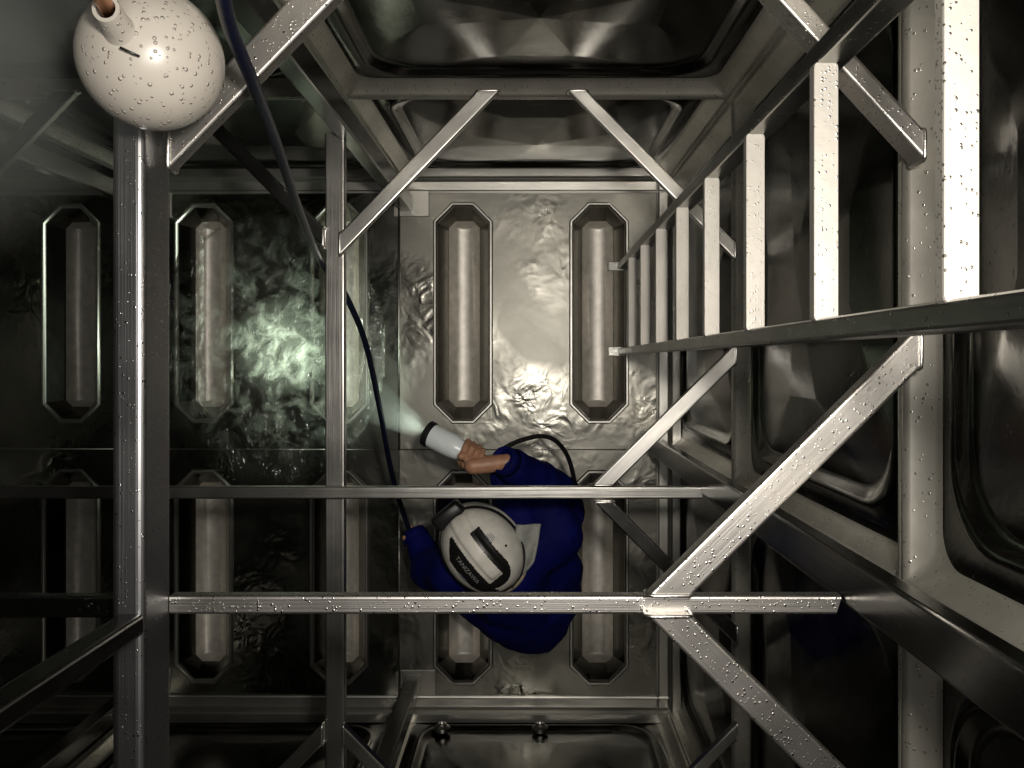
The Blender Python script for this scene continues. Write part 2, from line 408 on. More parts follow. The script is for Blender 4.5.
# folded seams between the plates and the cove along the walls
def strip(name, p0, p1, w_, h_, mat=None):
    bm = bmesh.new(); p0 = Vector(p0); p1 = Vector(p1); d = (p1 - p0).normalized(); s = Vector((-d.y, d.x, 0))
    sec = [(-w_ / 2, -0.004), (-w_ / 2 + 0.2 * w_, h_ * 0.8), (0, h_), (w_ / 2 - 0.2 * w_, h_ * 0.8), (w_ / 2, -0.004)]
    loft(bm, [[p + s * a + Vector((0, 0, c)) for a, c in sec] for p in (p0, p1)])
    o = obj(name, bm, mat or M['bead'], floor, True); return o
strip('plate_seam', (-0.502, -0.34, 0), (-0.502, YT, 0), 0.012, 0.010)
strip('plate_seam', (-0.502, YB, 0), (-0.502, -0.34, 0), 0.008, 0.004)
strip('plate_seam', (-1.5, YB, -.02), (-1.5, YT, -.02), 0.012, 0.006)
strip('plate_seam', (XL, -0.34, -.045), (-1.5, -0.34, -.02), 0.006, 0.003)
strip('plate_seam', (-1.5, -0.34, -.02), (-0.5, -0.34, 0), 0.006, 0.003)
strip('plate_seam', (-0.5, -0.34, 0), (XR, -0.34, 0), 0.006, 0.003)
def cove(name, p0, p1):
    bm = bmesh.new(); p0 = Vector(p0); p1 = Vector(p1); d = (p1 - p0).normalized(); s = Vector((-d.y, d.x, 0))  # s points into the tank
    sec = [(-0.03, -.05), (-0.03, 0.045), (0.0, 0.045), (0.006, 0.040), (0.008, 0.014), (0.014, 0.008), (0.044, 0.006), (0.050, 0.012), (0.056, 0.010), (0.060, -0.05)]
    loft(bm, [[p + s * a + Vector((0, 0, c)) for a, c in sec] for p in (p0, p1)])
    o = obj(name, bm, M['bead']); split_sharp(o, 30); return tag(o, kind='structure')
cove('baseboard_back', (XR, YT, 0), (XL, YT, -.02))
cove('baseboard_front', (XL, YB, -.02), (XR, YB, 0))
cove('baseboard_right', (XR, YB, 0), (XR, YT, 0))

# pressed troughs of the floor: octagonal bead around a deep channel with a narrow rounded bottom
def trough_bms(Lh, W=0.115, c=0.072):
    bead = bmesh.new(); rings = []
    for ins, z in ((0.0, -0.004), (0.001, 0.005), (0.005, 0.009), (0.011, 0.009), (0.015, 0.005), (0.018, -0.002)):
        rings.append(octagon(W - ins, Lh - ins, c - ins * 0.586, z))
    loft(bead, rings, close_ends=False)
    tr = bmesh.new(); rings = []; hw0, hl0 = W - 0.016, Lh - 0.016
    for hw, dl, z in ((hw0, 0.0, 0.0), (hw0 - .003, .003, -.006), (0.060, 0.045, -0.070), (0.054, 0.052, -0.081), (0.046, 0.058, -0.091), (0.036, 0.063, -0.099), (0.024, 0.067, -0.1045), (0.012, 0.070, -0.107), (0.002, 0.072, -0.1075)):
        rings.append(octagon(hw, hl0 - dl, max(hw - 0.034, 0.0012), z))
    vr = loft(tr, rings, close_ends=False); tr.faces.new(vr[-1])
    tr.faces.ensure_lookup_table()
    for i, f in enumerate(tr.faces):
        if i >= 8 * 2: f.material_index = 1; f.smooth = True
    return bead, tr
for yc, Lh in ((0.184, 0.425), (-0.830, 0.413)):
    for xc in RIB_X:
        bead, tr = trough_bms(Lh)
        z = zfloor(xc)
        b_ = obj('floor_bead', bead, M['bead'], floor); split_sharp(b_, 40); b_.location = (xc, yc, z)
        t_ = obj('floor_trough', tr, [M['rib'], M['lit_silt']], floor); t_.location = (xc, yc, z)
        b_['kind'] = t_['kind'] = 'structure'
        tilt = math.atan2(zfloor(xc + .1) - zfloor(xc - .1), .2)
        b_.rotation_euler[1] = t_.rotation_euler[1] = -tilt

# ------------------------------------------------------------ frame of tubes
ZU = H - 1.155; ZLW = H - 2.119
def T_(o, label, cat, group=None): return tag(o, label, cat, group)
# upper level
T_(beam('crossbeam', (-0.5245, YB + .01, H - 1.080), (-0.5245, YT - .01, H - 1.080), 0.043, 0.085, M['beam'], r=0.010),
   'wide grey box beam crossing the tank beneath the white float ball', 'beam')
T_(beam('crossbeam', (-0.502, -0.340, ZU), (0.430, -0.340, ZU), 0.026, 0.024, M['wet_tube'], c1=0.3),
   'thin wet upper crossbeam spanning above the lower back of the crouching person', 'beam')
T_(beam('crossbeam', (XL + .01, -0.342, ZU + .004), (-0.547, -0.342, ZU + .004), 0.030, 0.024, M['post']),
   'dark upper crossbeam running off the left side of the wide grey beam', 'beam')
# lower level
T_(beam('crossbeam', (XL + .01, -0.337, ZLW), (0.440, -0.337, ZLW), 0.031, 0.028, M['tube']),
   'long lower crossbeam passing over the sleeve and shoulders of the crouching person', 'beam')
T_(beam('crossbeam', (-0.5055, YB + .12, H - 2.147), (-0.5055, 0.590, H - 2.147), 0.050, 0.030, M['tube']),
   'lower box beam running lengthwise just left of the blue hose loop', 'beam')
T_(beam('crossbeam', (-1.53, YB + .12, H - 2.147), (-1.53, 0.590, H - 2.147), 0.050, 0.030, M['tube']),
   'lower box beam running lengthwise near the dark left end of the tank', 'beam')
# posts
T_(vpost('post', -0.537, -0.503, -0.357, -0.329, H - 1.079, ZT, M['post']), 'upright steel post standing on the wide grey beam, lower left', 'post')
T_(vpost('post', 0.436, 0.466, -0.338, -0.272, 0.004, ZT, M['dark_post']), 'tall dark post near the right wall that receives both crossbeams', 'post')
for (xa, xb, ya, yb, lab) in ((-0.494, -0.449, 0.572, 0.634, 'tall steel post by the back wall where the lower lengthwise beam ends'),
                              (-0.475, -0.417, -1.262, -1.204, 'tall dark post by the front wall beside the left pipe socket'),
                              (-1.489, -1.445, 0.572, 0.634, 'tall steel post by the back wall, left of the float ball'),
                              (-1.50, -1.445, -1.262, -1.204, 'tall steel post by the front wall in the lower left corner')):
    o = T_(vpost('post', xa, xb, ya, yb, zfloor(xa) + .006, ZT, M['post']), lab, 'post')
    xc, yc = (xa + xb) / 2, (ya + yb) / 2; zz = zfloor(xa)
    s = 1 if ya > 0 else -1
    bm = bmesh.new(); box_bm(bm, xc - 0.05, xc + 0.085, min(yc - s * .05, yc + s * .05), max(yc - s * .05, yc + s * .05), zz + .0, zz + .008, 0.002)
    fp = obj('foot_plate', bm, M['bead'], None, False); fp.parent = o; fp.matrix_parent_inverse = o.matrix_world.inverted()
# braces (45 degree struts lying flat)
def brace(name, a, b, z, w_, h_, mat, label, e0='y', e1='x'):
    dx, dy = b[0] - a[0], b[1] - a[1]
    c0, c1 = [(dy / dx if e == 'x' else -dx / dy) for e in (e0, e1)]
    o = beam(name, (a[0], a[1], z), (b[0], b[1], z), w_, h_, mat, c0, c1)
    for L, c in ((0.0, c0), ((Vector((b[0], b[1], 0)) - Vector((a[0], a[1], 0))).length, c1)):
        pts = [Vector((L + c * y, y, q)) for y, q in rrect(w_ / 2 + .001, h_ / 2 + .001, 0.005, 2)]
        bmw = bmesh.new(); sweep(bmw, pts + [pts[0], pts[1]], 0.0028, 6, False)
        obj('weld_bead', bmw, M['weld'], o, True)
    return tag(o, label, 'brace')
zl = H - 2.125; zu = H - 1.125
brace('brace', (-0.108, 0.692), (-0.487, 0.300), zl, 0.040, 0.024, M['tube'], 'lower diagonal brace from the back wall to the lengthwise beam above a plate seam', 'y', 'x')
brace('brace', (0.123, 0.692), (0.525, 0.285), zl, 0.034, 0.024, M['tube'], 'lower diagonal brace from the back wall to the right wall behind the ladder', 'y', 'x')
brace('brace', (0.527, 0.018), (0.188, -0.318), zl, 0.038, 0.024, M['tube'], 'lower diagonal brace meeting the long crossbeam from below the ladder', 'x', 'y')
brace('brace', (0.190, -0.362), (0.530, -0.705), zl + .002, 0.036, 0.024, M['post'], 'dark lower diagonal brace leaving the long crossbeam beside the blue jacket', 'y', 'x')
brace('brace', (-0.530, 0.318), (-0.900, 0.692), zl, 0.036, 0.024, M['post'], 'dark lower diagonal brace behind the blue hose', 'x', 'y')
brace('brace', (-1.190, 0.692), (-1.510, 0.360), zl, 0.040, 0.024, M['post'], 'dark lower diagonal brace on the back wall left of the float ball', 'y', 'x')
brace('brace', (-0.478, -0.960), (-0.110, -1.330), zl, 0.036, 0.024, M['tube'], 'right arm of the V of two braces at the front wall', 'x', 'y')
brace('brace', (-0.533, -0.960), (-0.900, -1.330), zl, 0.036, 0.024, M['tube'], 'left arm of the V of two braces at the front wall', 'x', 'y')
brace('brace', (0.530, -0.950), (0.150, -1.330), zl, 0.030, 0.024, M['tube'], 'short lower diagonal brace in the front right corner', 'x', 'y')
brace('brace', (0.530, 0.020), (0.190, -0.318), zu, 0.042, 0.026, M['wet_tube'], 'broad wet upper diagonal brace rising to the right wall under the ladder', 'x', 'y')
brace('brace', (0.190, -0.348), (0.545, -0.700), zu - .006, 0.042, 0.026, M['wet_tube'], 'broad droplet-covered upper diagonal brace heading to the lower right', 'y', 'x')
brace('brace', (0.535, 0.294), (0.169, 0.692), zu, 0.027, 0.045, M['wet_tube'], 'upper diagonal brace at upper right crossing under the ladder rail', 'x', 'y')
brace('brace', (-0.490, 0.293), (-0.100, 0.692), zu, 0.044, 0.026, M['wet_tube'], 'broad upper diagonal brace springing from beside the float ball', 'x', 'y')

# ------------------------------------------------------------ ladder
lad = empty('ladder', (0.35, 0.2, 0))
tag(lad, 'vertical steel ladder with flat bright rungs fixed in front of the right wall', 'ladder')
def kid(o, p):
    o.parent = p; o.matrix_parent_inverse = p.matrix_world.inverted(); return o
bpy.context.view_layer.update()
for ya, yb in ((0.024, 0.050), (0.350, 0.376)):
    kid(vpost('rail', 0.336, 0.376, ya, yb, 0.006, H - 0.22, M['rail']), lad)
    bm = bmesh.new(); box_bm(bm, 0.300, 0.385, ya - .004, yb + .004, 0.0, 0.006, 0.0015)
    kid(obj('foot', bm, M['rail'], None, False), lad)
for i in range(9):
    D = 0.669 + 0.306 * (i - 1) if i else 0.363
    z = H - D
    bm = bmesh.new()
    # flat tread with rounded front corners
    sec = []
    hw, y0, y1, r = 0.0148, 0.046, 0.352, 0.006
    for cx, cy, a0 in ((0.348 + hw - r, y1 - r, 0), (0.348 - hw + r, y1 - r, 90), (0.348 - hw + r, y0 + r, 180), (0.348 + hw - r, y0 + r, 270)):
        for k in range(4):
            a = math.radians(a0 + 30 * k); sec.append((cx + r * math.cos(a), cy + r * math.sin(a)))
    ins = lambda p, t: (0.348 + (p[0] - 0.348) * (1 - t * 3), (p[1] - 0.199) * (1 - t * .3) + 0.199)
    rings = [[(*ins(p, 0.0), z - 0.014) for p in sec], [(*ins(p, 0.0), z - 0.0015) for p in sec], [(*ins(p, 0.02), z) for p in sec]]
    loft(bm, rings)
    o = obj('rung', bm, M['rung'], None, False); kid(o, lad)

# ------------------------------------------------------------ float ball
ball_c = Vector((-0.449, 0.358, H - 0.985))
fb = empty('float_ball', ball_c); bpy.context.view_layer.update()
tag(fb, 'ivory plastic float ball covered in droplets hanging above the wide grey beam', 'float ball')
bm = bmesh.new(); bmesh.ops.create_uvsphere(bm, u_segments=64, v_segments=40, radius=0.082, matrix=Matrix.Translation(ball_c))
kid(obj('ball', bm, M['ball'], None, True), fb)
bm = bmesh.new()
prof = [(0.072, 0.024), (0.080, 0.0175), (0.092, 0.0155), (0.112, 0.015), (0.116, 0.0145), (0.116, 0.0105), (0.098, 0.010)]
loft(bm, [[(ball_c.x + r * math.cos(2 * PI * k / 28) + (d - .07) * .1, ball_c.y + r * math.sin(2 * PI * k / 28) + (d - .07) * .25, ball_c.z + d) for k in range(28)] for d, r in prof])
o = kid(obj('socket', bm, M['ball'], None, True), fb); split_sharp(o, 50)
bm = bmesh.new()
sweep(bm, [ball_c + Vector((0.002, .006, .09)), ball_c + Vector((0.03, 0.06, .3)), ball_c + Vector((0.045, 0.095, .42))], 0.0085, 14)
kid(obj('rod', bm, M['copper'], None, True), fb)
bm = bmesh.new(); sweep(bm, [ball_c + Vector((0.006, -0.019, .088)), ball_c + Vector((0.018, -0.024, .083)), ball_c + Vector((0.022, -0.025, .078))], 0.0015, 6)
kid(obj('split_pin', bm, M['black_rubber'], None, True), fb)
bm = bmesh.new(); bmesh.ops.create_uvsphere(bm, u_segments=64, v_segments=3, radius=0.001)
bm.free()

# ------------------------------------------------------------ hoses
hose_pts = [P(214, -60, 0.80), P(228, 20, 0.92), P(250, 76, 1.05), P(275, 140, 1.30), P(297, 205, 1.65), P(312, 243, 1.95), P(321, 262, 2.16), P(333, 278, 2.22),
            P(347, 298, 2.25), P(366, 345, 2.35), P(380, 410, 2.50), P(391, 470, 2.66), P(403, 512, 2.76), P(414, 541, 2.81), P(426, 560, 2.86), P(445, 585, 2.98), P(480, 600, 3.150), P(520, 605, 3.168)]
bm = bmesh.new(); sweep(bm, catmull(hose_pts, 8), 0.0085, 12)
tag(obj('water_hose', bm, M['blue_hose'], None, True), 'navy blue hose dropping past the lengthwise beam to the left hand of the person', 'hose')
hx, hy, hz = -0.205, -0.238, 0.64
cab = [P(491, 461, 2.52), P(500, 452, 2.52), P(508, 446, 2.53), P(522, 440, 2.56), P(541, 436, 2.60), P(556, 441, 2.64), P(567, 455, 2.70), P(573, 474, 2.76), P(575, 492, 2.82), P(568, 520, 2.97), P(556, 560, 3.10), P(545, 590, 3.17), P(530, 600, 3.174)]
bm = bmesh.new(); sweep(bm, catmull(cab, 8), 0.0075, 10)
tag(obj('lamp_cable', bm, M['black_rubber'], None, True), 'black cable arching from the hand lamp behind the blue sleeve', 'cable')

# hand lamp
la = P(429, 434, 2.56); lb = P(484, 462, 2.50)
ax = (lb - la).normalized()
hl = empty('hand_lamp', (la + lb) / 2); bpy.context.view_layer.update()
tag(hl, 'white cylindrical hand lamp with black rim held out by the person', 'hand lamp')
def lathe(c, axis, prof, seg=28):
    bm = bmesh.new(); a = axis.orthogonal().normalized(); b = axis.cross(a)
    loft(bm, [[c + axis * d + (a * math.cos(2 * PI * k / seg) + b * math.sin(2 * PI * k / seg)) * r for k in range(seg)] for d, r in prof])
    return bm
L = (lb - la).length
o = kid(obj('lamp_body', lathe(la, ax, [(0.012, 0.0375), (0.05, 0.038), (0.085, 0.037), (0.112, 0.033), (0.130, 0.023), (0.19, 0.020), (0.195, 0.014)]), M['lamp_white'], None, True), hl); split_sharp(o, 40)
o = kid(obj('rim', lathe(la, ax, [(0.0, 0.034), (-0.006, 0.038), (-0.006, 0.0410), (0.010, 0.0410), (0.014, 0.037)]), M['black_rubber'], None, True), hl); split_sharp(o, 40)
m, nt, b = new_mat('lamp_lens'); b.inputs['Base Color'].default_value = (.7, .9, .85, 1); b.inputs['Emission Color'].default_value = (.75, 1, .85, 1); b.inputs['Emission Strength'].default_value = 3.0
kid(obj('lens', lathe(la, ax, [(-0.0065, 0.031), (-0.0085, 0.020), (-0.009, 0.002)]), m, None, True), hl)
bpy.data.objects['hand_lamp_beam'].location = la - ax * 0.014
bpy.data.objects['hand_lamp_beam'].rotation_euler = (Vector((-0.97, 0.07, 0.0)) - la).to_track_quat('-Z', 'Y').to_euler()

# ------------------------------------------------------------ person
def blob(bm, p, q, r0, r1, seg=14, sx=1.0):
    """closed tapered capsule from p to q"""
    p = Vector(p); q = Vector(q); t = (q - p); L = t.length or 1e-4; t = t / L
    a = t.orthogonal().normalized(); b = t.cross(a); rings = []
    K = 5
    for k in range(K): 
        an = -PI / 2 + (PI / 2) * (k + .35) / K
        rings.append((p + t * r0 * math.sin(an), r0 * math.cos(an)))
    rings.append((p, r0)); rings.append((q, r1))
    for k in range(K):
        an = (PI / 2) * (k + .65) / K
        rings.append((q + t * r1 * math.sin(an), r1 * math.cos(an)))
    loft(bm, [[c + (a * math.cos(2 * PI * i / seg) + b * math.sin(2 * PI * i / seg)) * r for i in range(seg)] for c, r in rings])
def ellipsoid(bm, c, rx, ry, rz, rot=None):
    m = Matrix.Translation(Vector(c)) @ (rot.to_4x4() if rot else Matrix()) @ Matrix.Diagonal((rx, ry, rz, 1))
    bmesh.ops.create_uvsphere(bm, u_segments=20, v_segments=14, radius=1.0, matrix=m)
def fused(name, bm, mat, voxel, smooth=6, parent=None, disp=None):
    o = obj(name, bm, mat, parent)
    r = o.modifiers.new('fuse', 'REMESH'); r.mode = 'VOXEL'; r.voxel_size = voxel; r.use_smooth_shade = True
    s = o.modifiers.new('soften', 'SMOOTH'); s.factor = 0.5; s.iterations = smooth
    if disp:
        tx = bpy.data.textures.new(name + '_folds', 'CLOUDS'); tx.noise_scale = disp[1]; tx.noise_depth = 2
        d = o.modifiers.new('folds', 'DISPLACE'); d.texture = tx; d.strength = disp[0]; d.mid_level = 0.5; d.texture_coords = 'LOCAL'
    return o
headc = Vector((-0.143, -0.570, 0.665))
fwd = Vector((-0.64, 0.77, 0)).normalized()       # where the helmet points
side = Vector((0.77, 0.64, 0)).normalized()       # towards the person's right
S_R, S_L = Vector((0.085, -0.55, 0.555)), Vector((-0.250, -0.675, 0.545))
E_R, W_R = Vector((0.035, -0.390, 0.540)), P(507, 462, 2.485)
E_L, W_L = Vector((-0.335, -0.690, 0.420)), Vector((-0.385, -0.600, 0.375))
HIPR, HIPL = Vector((0.045, -0.810, 0.250)), Vector((-0.140, -0.790, 0.250))
KNR, KNL = Vector((0.100, -0.450, 0.420)), Vector((-0.230, -0.500, 0.390))
ANR, ANL = Vector((0.070, -0.660, 0.085)), Vector((-0.215, -0.690, 0.085))
bm = bmesh.new()
# head, neck, torso, limbs as one continuous skin
ellipsoid(bm, headc + Vector((0, 0, -0.01)), 0.072, 0.088, 0.10, Matrix.Rotation(math.atan2(-0.64, 0.77) * -1, 3, 'Z'))
ellipsoid(bm, headc + fwd * 0.052 + Vector((0, 0, -0.07)), 0.045, 0.045, 0.05)
blob(bm, headc + fwd * 0.088 + Vector((0, 0, -0.035)), headc + fwd * 0.100 + Vector((0, 0, -0.055)), 0.010, 0.014)   # nose
for s in (-1, 1): ellipsoid(bm, headc + side * 0.074 * s + Vector((0, 0, -0.035)), 0.014, 0.012, 0.03)                # ears
blob(bm, headc + Vector((0, 0, -0.06)), (-0.09, -0.63, 0.55), 0.052, 0.056)
blob(bm, (-0.085, -0.64, 0.54), (-0.05, -0.79, 0.27), 0.12, 0.13)
for a, b_, c, r in ((S_R, E_R, W_R, 0.045), (S_L, E_L, W_L, 0.045)):
    blob(bm, (-0.085, -0.625, 0.54), a, 0.07, 0.055); blob(bm, a, b_, r, 0.037); blob(bm, b_, c, 0.037, 0.026)
for a, b_, c in ((HIPR, KNR, ANR), (HIPL, KNL, ANL)):
    blob(bm, (-0.05, -0.79, 0.27), a, 0.11, 0.085); blob(bm, a, b_, 0.08, 0.055); blob(bm, b_, c, 0.055, 0.038)
    blob(bm, c, c + Vector((-0.02, 0.13, -0.04)), 0.035, 0.025)
# right hand closed round the lamp handle
hc = la + ax * 0.128                                  # where the hand grips
up = Vector((0, 0, 1)); perp = ax.cross(up).normalized()   # in the horizontal plane, across the handle
if perp.y > 0: perp = -perp                            # towards the wrist side
def ring_pt(ang, d, rad):                              # around the lamp handle
    return la + ax * d + (perp * math.cos(ang) + up * math.sin(ang)) * rad
palm0 = ring_pt(math.radians(62), 0.172, 0.044)
blob(bm, W_R, palm0 * .5 + W_R * .5, 0.025, 0.026); blob(bm, palm0 * .5 + W_R * .5, palm0, 0.027, 0.025)
for i, (d, ln) in enumerate(((0.133, 1.0), (0.153, 1.08), (0.173, 1.0), (0.191, 0.8))):
    k0 = ring_pt(math.radians(78), d - .006, 0.045); r = 0.0090 if i < 3 else 0.0078
    blob(bm, W_R * .55 + palm0 * .45 + ax * (d - .165) * .6, k0, 0.018, r + .0028)
    pts = [k0] + [ring_pt(math.radians(78 + t * 150 * ln), d - .008, 0.0330 + 0.004 * (1 - t)) for t in (0.33, 0.66, 0.98)]
    for a, b_ in zip(pts, pts[1:]): blob(bm, a, b_, r, r * 0.93, 10)
tb = ring_pt(math.radians(35), 0.150, 0.038)          # thumb leaves the side of the palm
for a, b_ in zip([palm0 + Vector((0.01, -.01, -.015)), tb, ring_pt(math.radians(0), 0.138, 0.035)], [tb, ring_pt(math.radians(0), 0.138, 0.035), ring_pt(math.radians(-40), 0.124, 0.038)]):
    blob(bm, a, b_, 0.0125, 0.0110, 10)
# left hand round the hose
hp = P(414, 541, 2.81)
blob(bm, W_L, hp + Vector((0.018, -0.02, 0.006)), 0.024, 0.026)
hd = (P(424, 560, 2.86) - P(403, 512, 2.76)).normalized()
hn = hd.cross(Vector((0, 0, 1))).normalized(); hu = hn.cross(hd).normalized()
if hu.z < 0: hu = -hu
for i in range(4):
    c = hp + hd * (-0.03 + 0.02 * i)
    pts = [c + (hn * math.cos(t) + hu * math.sin(t)) * 0.0165 * (1.4 if q == 0 else 1) for q, t in enumerate([math.radians(a) for a in (20, 75, 140, 205)])]
    for a, b_ in zip(pts, pts[1:]): blob(bm, a, b_, 0.0092, 0.0086, 10)
    blob(bm, hp + Vector((0.018, -0.02, 0.004)), pts[0], 0.014, 0.010)
blob(bm, hp + Vector((0.015, -0.02, -0.01)), hp - hd * 0.045 - hn * 0.002 - hu * 0.018, 0.012, 0.0095)
person = fused('person', bm, M['skin'], 0.0030, 2)
tag(person, 'person in blue workwear and white helmet crouching on the tank floor with a hand lamp', 'person')
# nails of the right hand
# jacket
bm = bmesh.new()
blob(bm, (-0.085, -0.640, 0.520), (-0.050, -0.760, 0.345), 0.150, 0.175, 20)
blob(bm, (-0.140, -0.770, 0.300), (0.030, -0.800, 0.300), 0.150, 0.150, 20)
blob(bm, (-0.06, -0.82, 0.33), (0.00, -0.875, 0.27), 0.150, 0.150, 20)
blob(bm, (-0.200, -0.650, 0.530), (0.050, -0.570, 0.540), 0.095, 0.10, 18)
blob(bm, (0.02, -0.66, 0.45), (0.08, -0.70, 0.38), 0.10, 0.10, 18)
blob(bm, S_R, E_R, 0.086, 0.070); blob(bm, E_R, W_R + (E_R - W_R) * .12, 0.070, 0.050); blob(bm, (-0.085, -0.375, 0.56), (0.06, -0.43, 0.50), 0.045, 0.085); blob(bm, (-0.03, -0.50, 0.50), (0.08, -0.50, 0.50), 0.10, 0.10)
blob(bm, S_L, E_L, 0.080, 0.066); blob(bm, E_L, W_L, 0.060, 0.042)
jk = fused('jacket', bm, M['cloth'], 0.010, 4, person, (0.022, 0.075))
# collar and cuffs
def ring_bm(c, axis, r0, r1, h):
    return lathe(Vector(c), Vector(axis).normalized(), [(0, r0), (h, r1), (h, r1 - .006), (0, r0 - .006)], 24)
for a, b_, nm in ((E_R, W_R, 'cuff'), (E_L, W_L, 'cuff')):
    d = (b_ - a).normalized(); kid(obj(nm, ring_bm(b_ - d * 0.006, d, 0.047, 0.040, 0.034), M['cloth'], None, True), jk)
# trousers, boots
bm = bmesh.new()
for a, b_, c in ((HIPR, KNR, ANR), (HIPL, KNL, ANL)):
    blob(bm, (-0.05, -0.79, 0.27), a, 0.13, 0.11); blob(bm, a, b_, 0.105, 0.075); blob(bm, b_, c + Vector((0, 0, .08)), 0.074, 0.062)
fused('trousers', bm, M['trouser'], 0.010, 4, person, (0.012, 0.06))
for c in (ANR, ANL):
    bm = bmesh.new(); zf = 0.0
    blob(bm, c + Vector((0, 0, .11)), c + Vector((0, -0.01, -0.02)), 0.062, 0.05)
    blob(bm, (c.x, c.y - .03, 0.040), (c.x - .01, c.y + .15, 0.036), 0.040, 0.036)
    box_bm(bm, c.x - .042, c.x + .036, c.y - .07, c.y + .17, 0.012, 0.024)
    fused('boot', bm, M['boot'], 0.008, 2, person)
# helmet: local frame s (backwards), t (to the person's right), height
hel_c = headc + Vector((0.0, 0.0, 0.012))
a_s, a_t, a_h = 0.136, 0.114, 0.122
back = -fwd; tiltv = 0.0
def hpt(s, t, lift=0.0):
    """point on the shell for plan coordinates (metres)"""
    q = 1 - (s / a_s) ** 2 - (t / a_t) ** 2
    z = a_h * (max(q, 0.0) ** 0.5)
    crest = 0.006 * max(0, min(1, (0.030 - abs(t - 0.010)) / 0.010)) * (1 if q > 0.12 else 0) 
    crest *= max(0, min(1, (0.075 - s) / 0.012))
    nrm = (back * (s / a_s ** 2) + side * (t / a_t ** 2) + Vector((0, 0, z / a_h ** 2))).normalized()
    return hel_c + back * s + side * t + Vector((0, 0, z)) + nrm * (lift + crest)
def zone(s, t):
    """0 white, 1 black"""
    k = 0.000512; S = s / k; T = t / k + 28
    u = 0
    if -30 <= T <= 67 and S < 150: return 0                                    # crest
    if 67 < T < 130 and -140 < S < 100: return 1                               # hook
    if -30 < T < 130 and 100 <= S < 215:
        if math.hypot((T - 25) / 105.0, (S - 100) / 112.0) < 1: return 1
    lo = -88 - (S + 145) * 0.83 if S < -91 else -131
    if S > 94: lo = -131 + (S - 94) * 0.25
    if max(lo, -133) < T < -30 and S > -190: return 1                          # band with lettering
    return 0
bm = bmesh.new()
nr, na = 60, 150
rows = []
for i in range(1, nr + 1):
    rr = math.sin(i / nr * PI / 2)
    rows.append([bm.verts.new(hpt(a_s * rr * math.cos(2 * PI * j / na), a_t * rr * math.sin(2 * PI * j / na))) for j in range(na)])
top = bm.verts.new(hpt(0, 0))
def mk(f, s, t): f.smooth = True; f.material_index = zone(s, t)
for j in range(na): mk(bm.faces.new((top, rows[0][j], rows[0][(j + 1) % na])), 0, 0)
for i in range(nr - 1):
    rr = math.sin((i + 1.5) / nr * PI / 2)
    for j in range(na):
        an = 2 * PI * (j + .5) / na
        mk(bm.faces.new((rows[i][j], rows[i + 1][j], rows[i + 1][(j + 1) % na], rows[i][(j + 1) % na])), a_s * rr * math.cos(an), a_t * rr * math.sin(an))
# skirt below the widest line
sk = [bm.verts.new(v.co + Vector((0, 0, -0.022))) for v in rows[-1]]
for j in range(na):
    f = bm.faces.new((rows[-1][j], sk[j], sk[(j + 1) % na], rows[-1][(j + 1) % na])); f.smooth = True
helmet = obj('helmet', bm, [M['helmet'], M['helmet_black']], person)
# brim, band, strap and head torch are sub-parts
def oval(c, rs, rt, z, n=64, a0=0, a1=2 * PI, closed=True):
    m_ = n if closed else n + 1
    return [c + back * rs * math.cos(a0 + (a1 - a0) * k / n) + side * rt * math.sin(a0 + (a1 - a0) * k / n) + Vector((0, 0, z)) for k in range(m_)]
bm = bmesh.new()
loft(bm, [oval(hel_c, a_s, a_t, -0.004), oval(hel_c, a_s + .006, a_t + .006, -0.010), oval(hel_c, a_s + .015, a_t + .010, -0.024), oval(hel_c, a_s + .013, a_t + .008, -0.027), oval(hel_c, a_s - .002, a_t - .002, -0.020)], close_ends=False)
kid(obj('brim', bm, M['helmet'], None, True), helmet)
bm = bmesh.new()
loft(bm, [oval(hel_c, a_s * .985 + .003, a_t * .985 + .003, 0.016), oval(hel_c, a_s + .006, a_t + .006, 0.012), oval(hel_c, a_s + .006, a_t + .006, -0.008), oval(hel_c, a_s * .985, a_t * .985, -0.010)], close_ends=False)
kid(obj('torch_strap', bm, M['black_rubber'], None, True), helmet)
for k0, k1 in ((0.62, 0.70), (0.95, 1.07), (0.10, 0.22)):
    a0, a1 = k0 * PI / 1.6, k1 * PI / 1.6
    bm = bmesh.new()
    loft(bm, [oval(hel_c, a_s + .0075, a_t + .0075, 0.010, 8, a0, a1, False), oval(hel_c, a_s + .0075, a_t + .0075, -0.004, 8, a0, a1, False)], close_ends=False, cyclic=False)
    kid(obj('strap_print', bm, M['grey_mark'], None, True), helmet)
bm = bmesh.new()
loft(bm, [oval(hel_c, a_s + .009, a_t + .007, -0.013, 24, -0.5, 1.35, False), oval(hel_c, a_s + .020, a_t + .014, -0.020, 24, -0.5, 1.35, False), oval(hel_c, a_s + .020, a_t + .014, -0.030, 24, -0.5, 1.35, False)], close_ends=False, cyclic=False)
kid(obj('beige_band', bm, M['beige'], None, True), helmet)
bm = bmesh.new(); tc_ = hel_c + fwd * (a_s + 0.018) + side * (-0.010) + Vector((0, 0, 0.012))
rot = Matrix((side, fwd, Vector((0, 0, 1)))).transposed()
tmp = bmesh.new(); box_bm(tmp, -0.052, 0.050, -0.030, 0.018, -0.024, 0.024, 0.012)
bmesh.ops.transform(tmp, matrix=Matrix.Translation(tc_) @ rot.to_4x4(), verts=tmp.verts)
bm.free(); kid(obj('head_torch', tmp, M['black_rubber'], None, True), helmet)
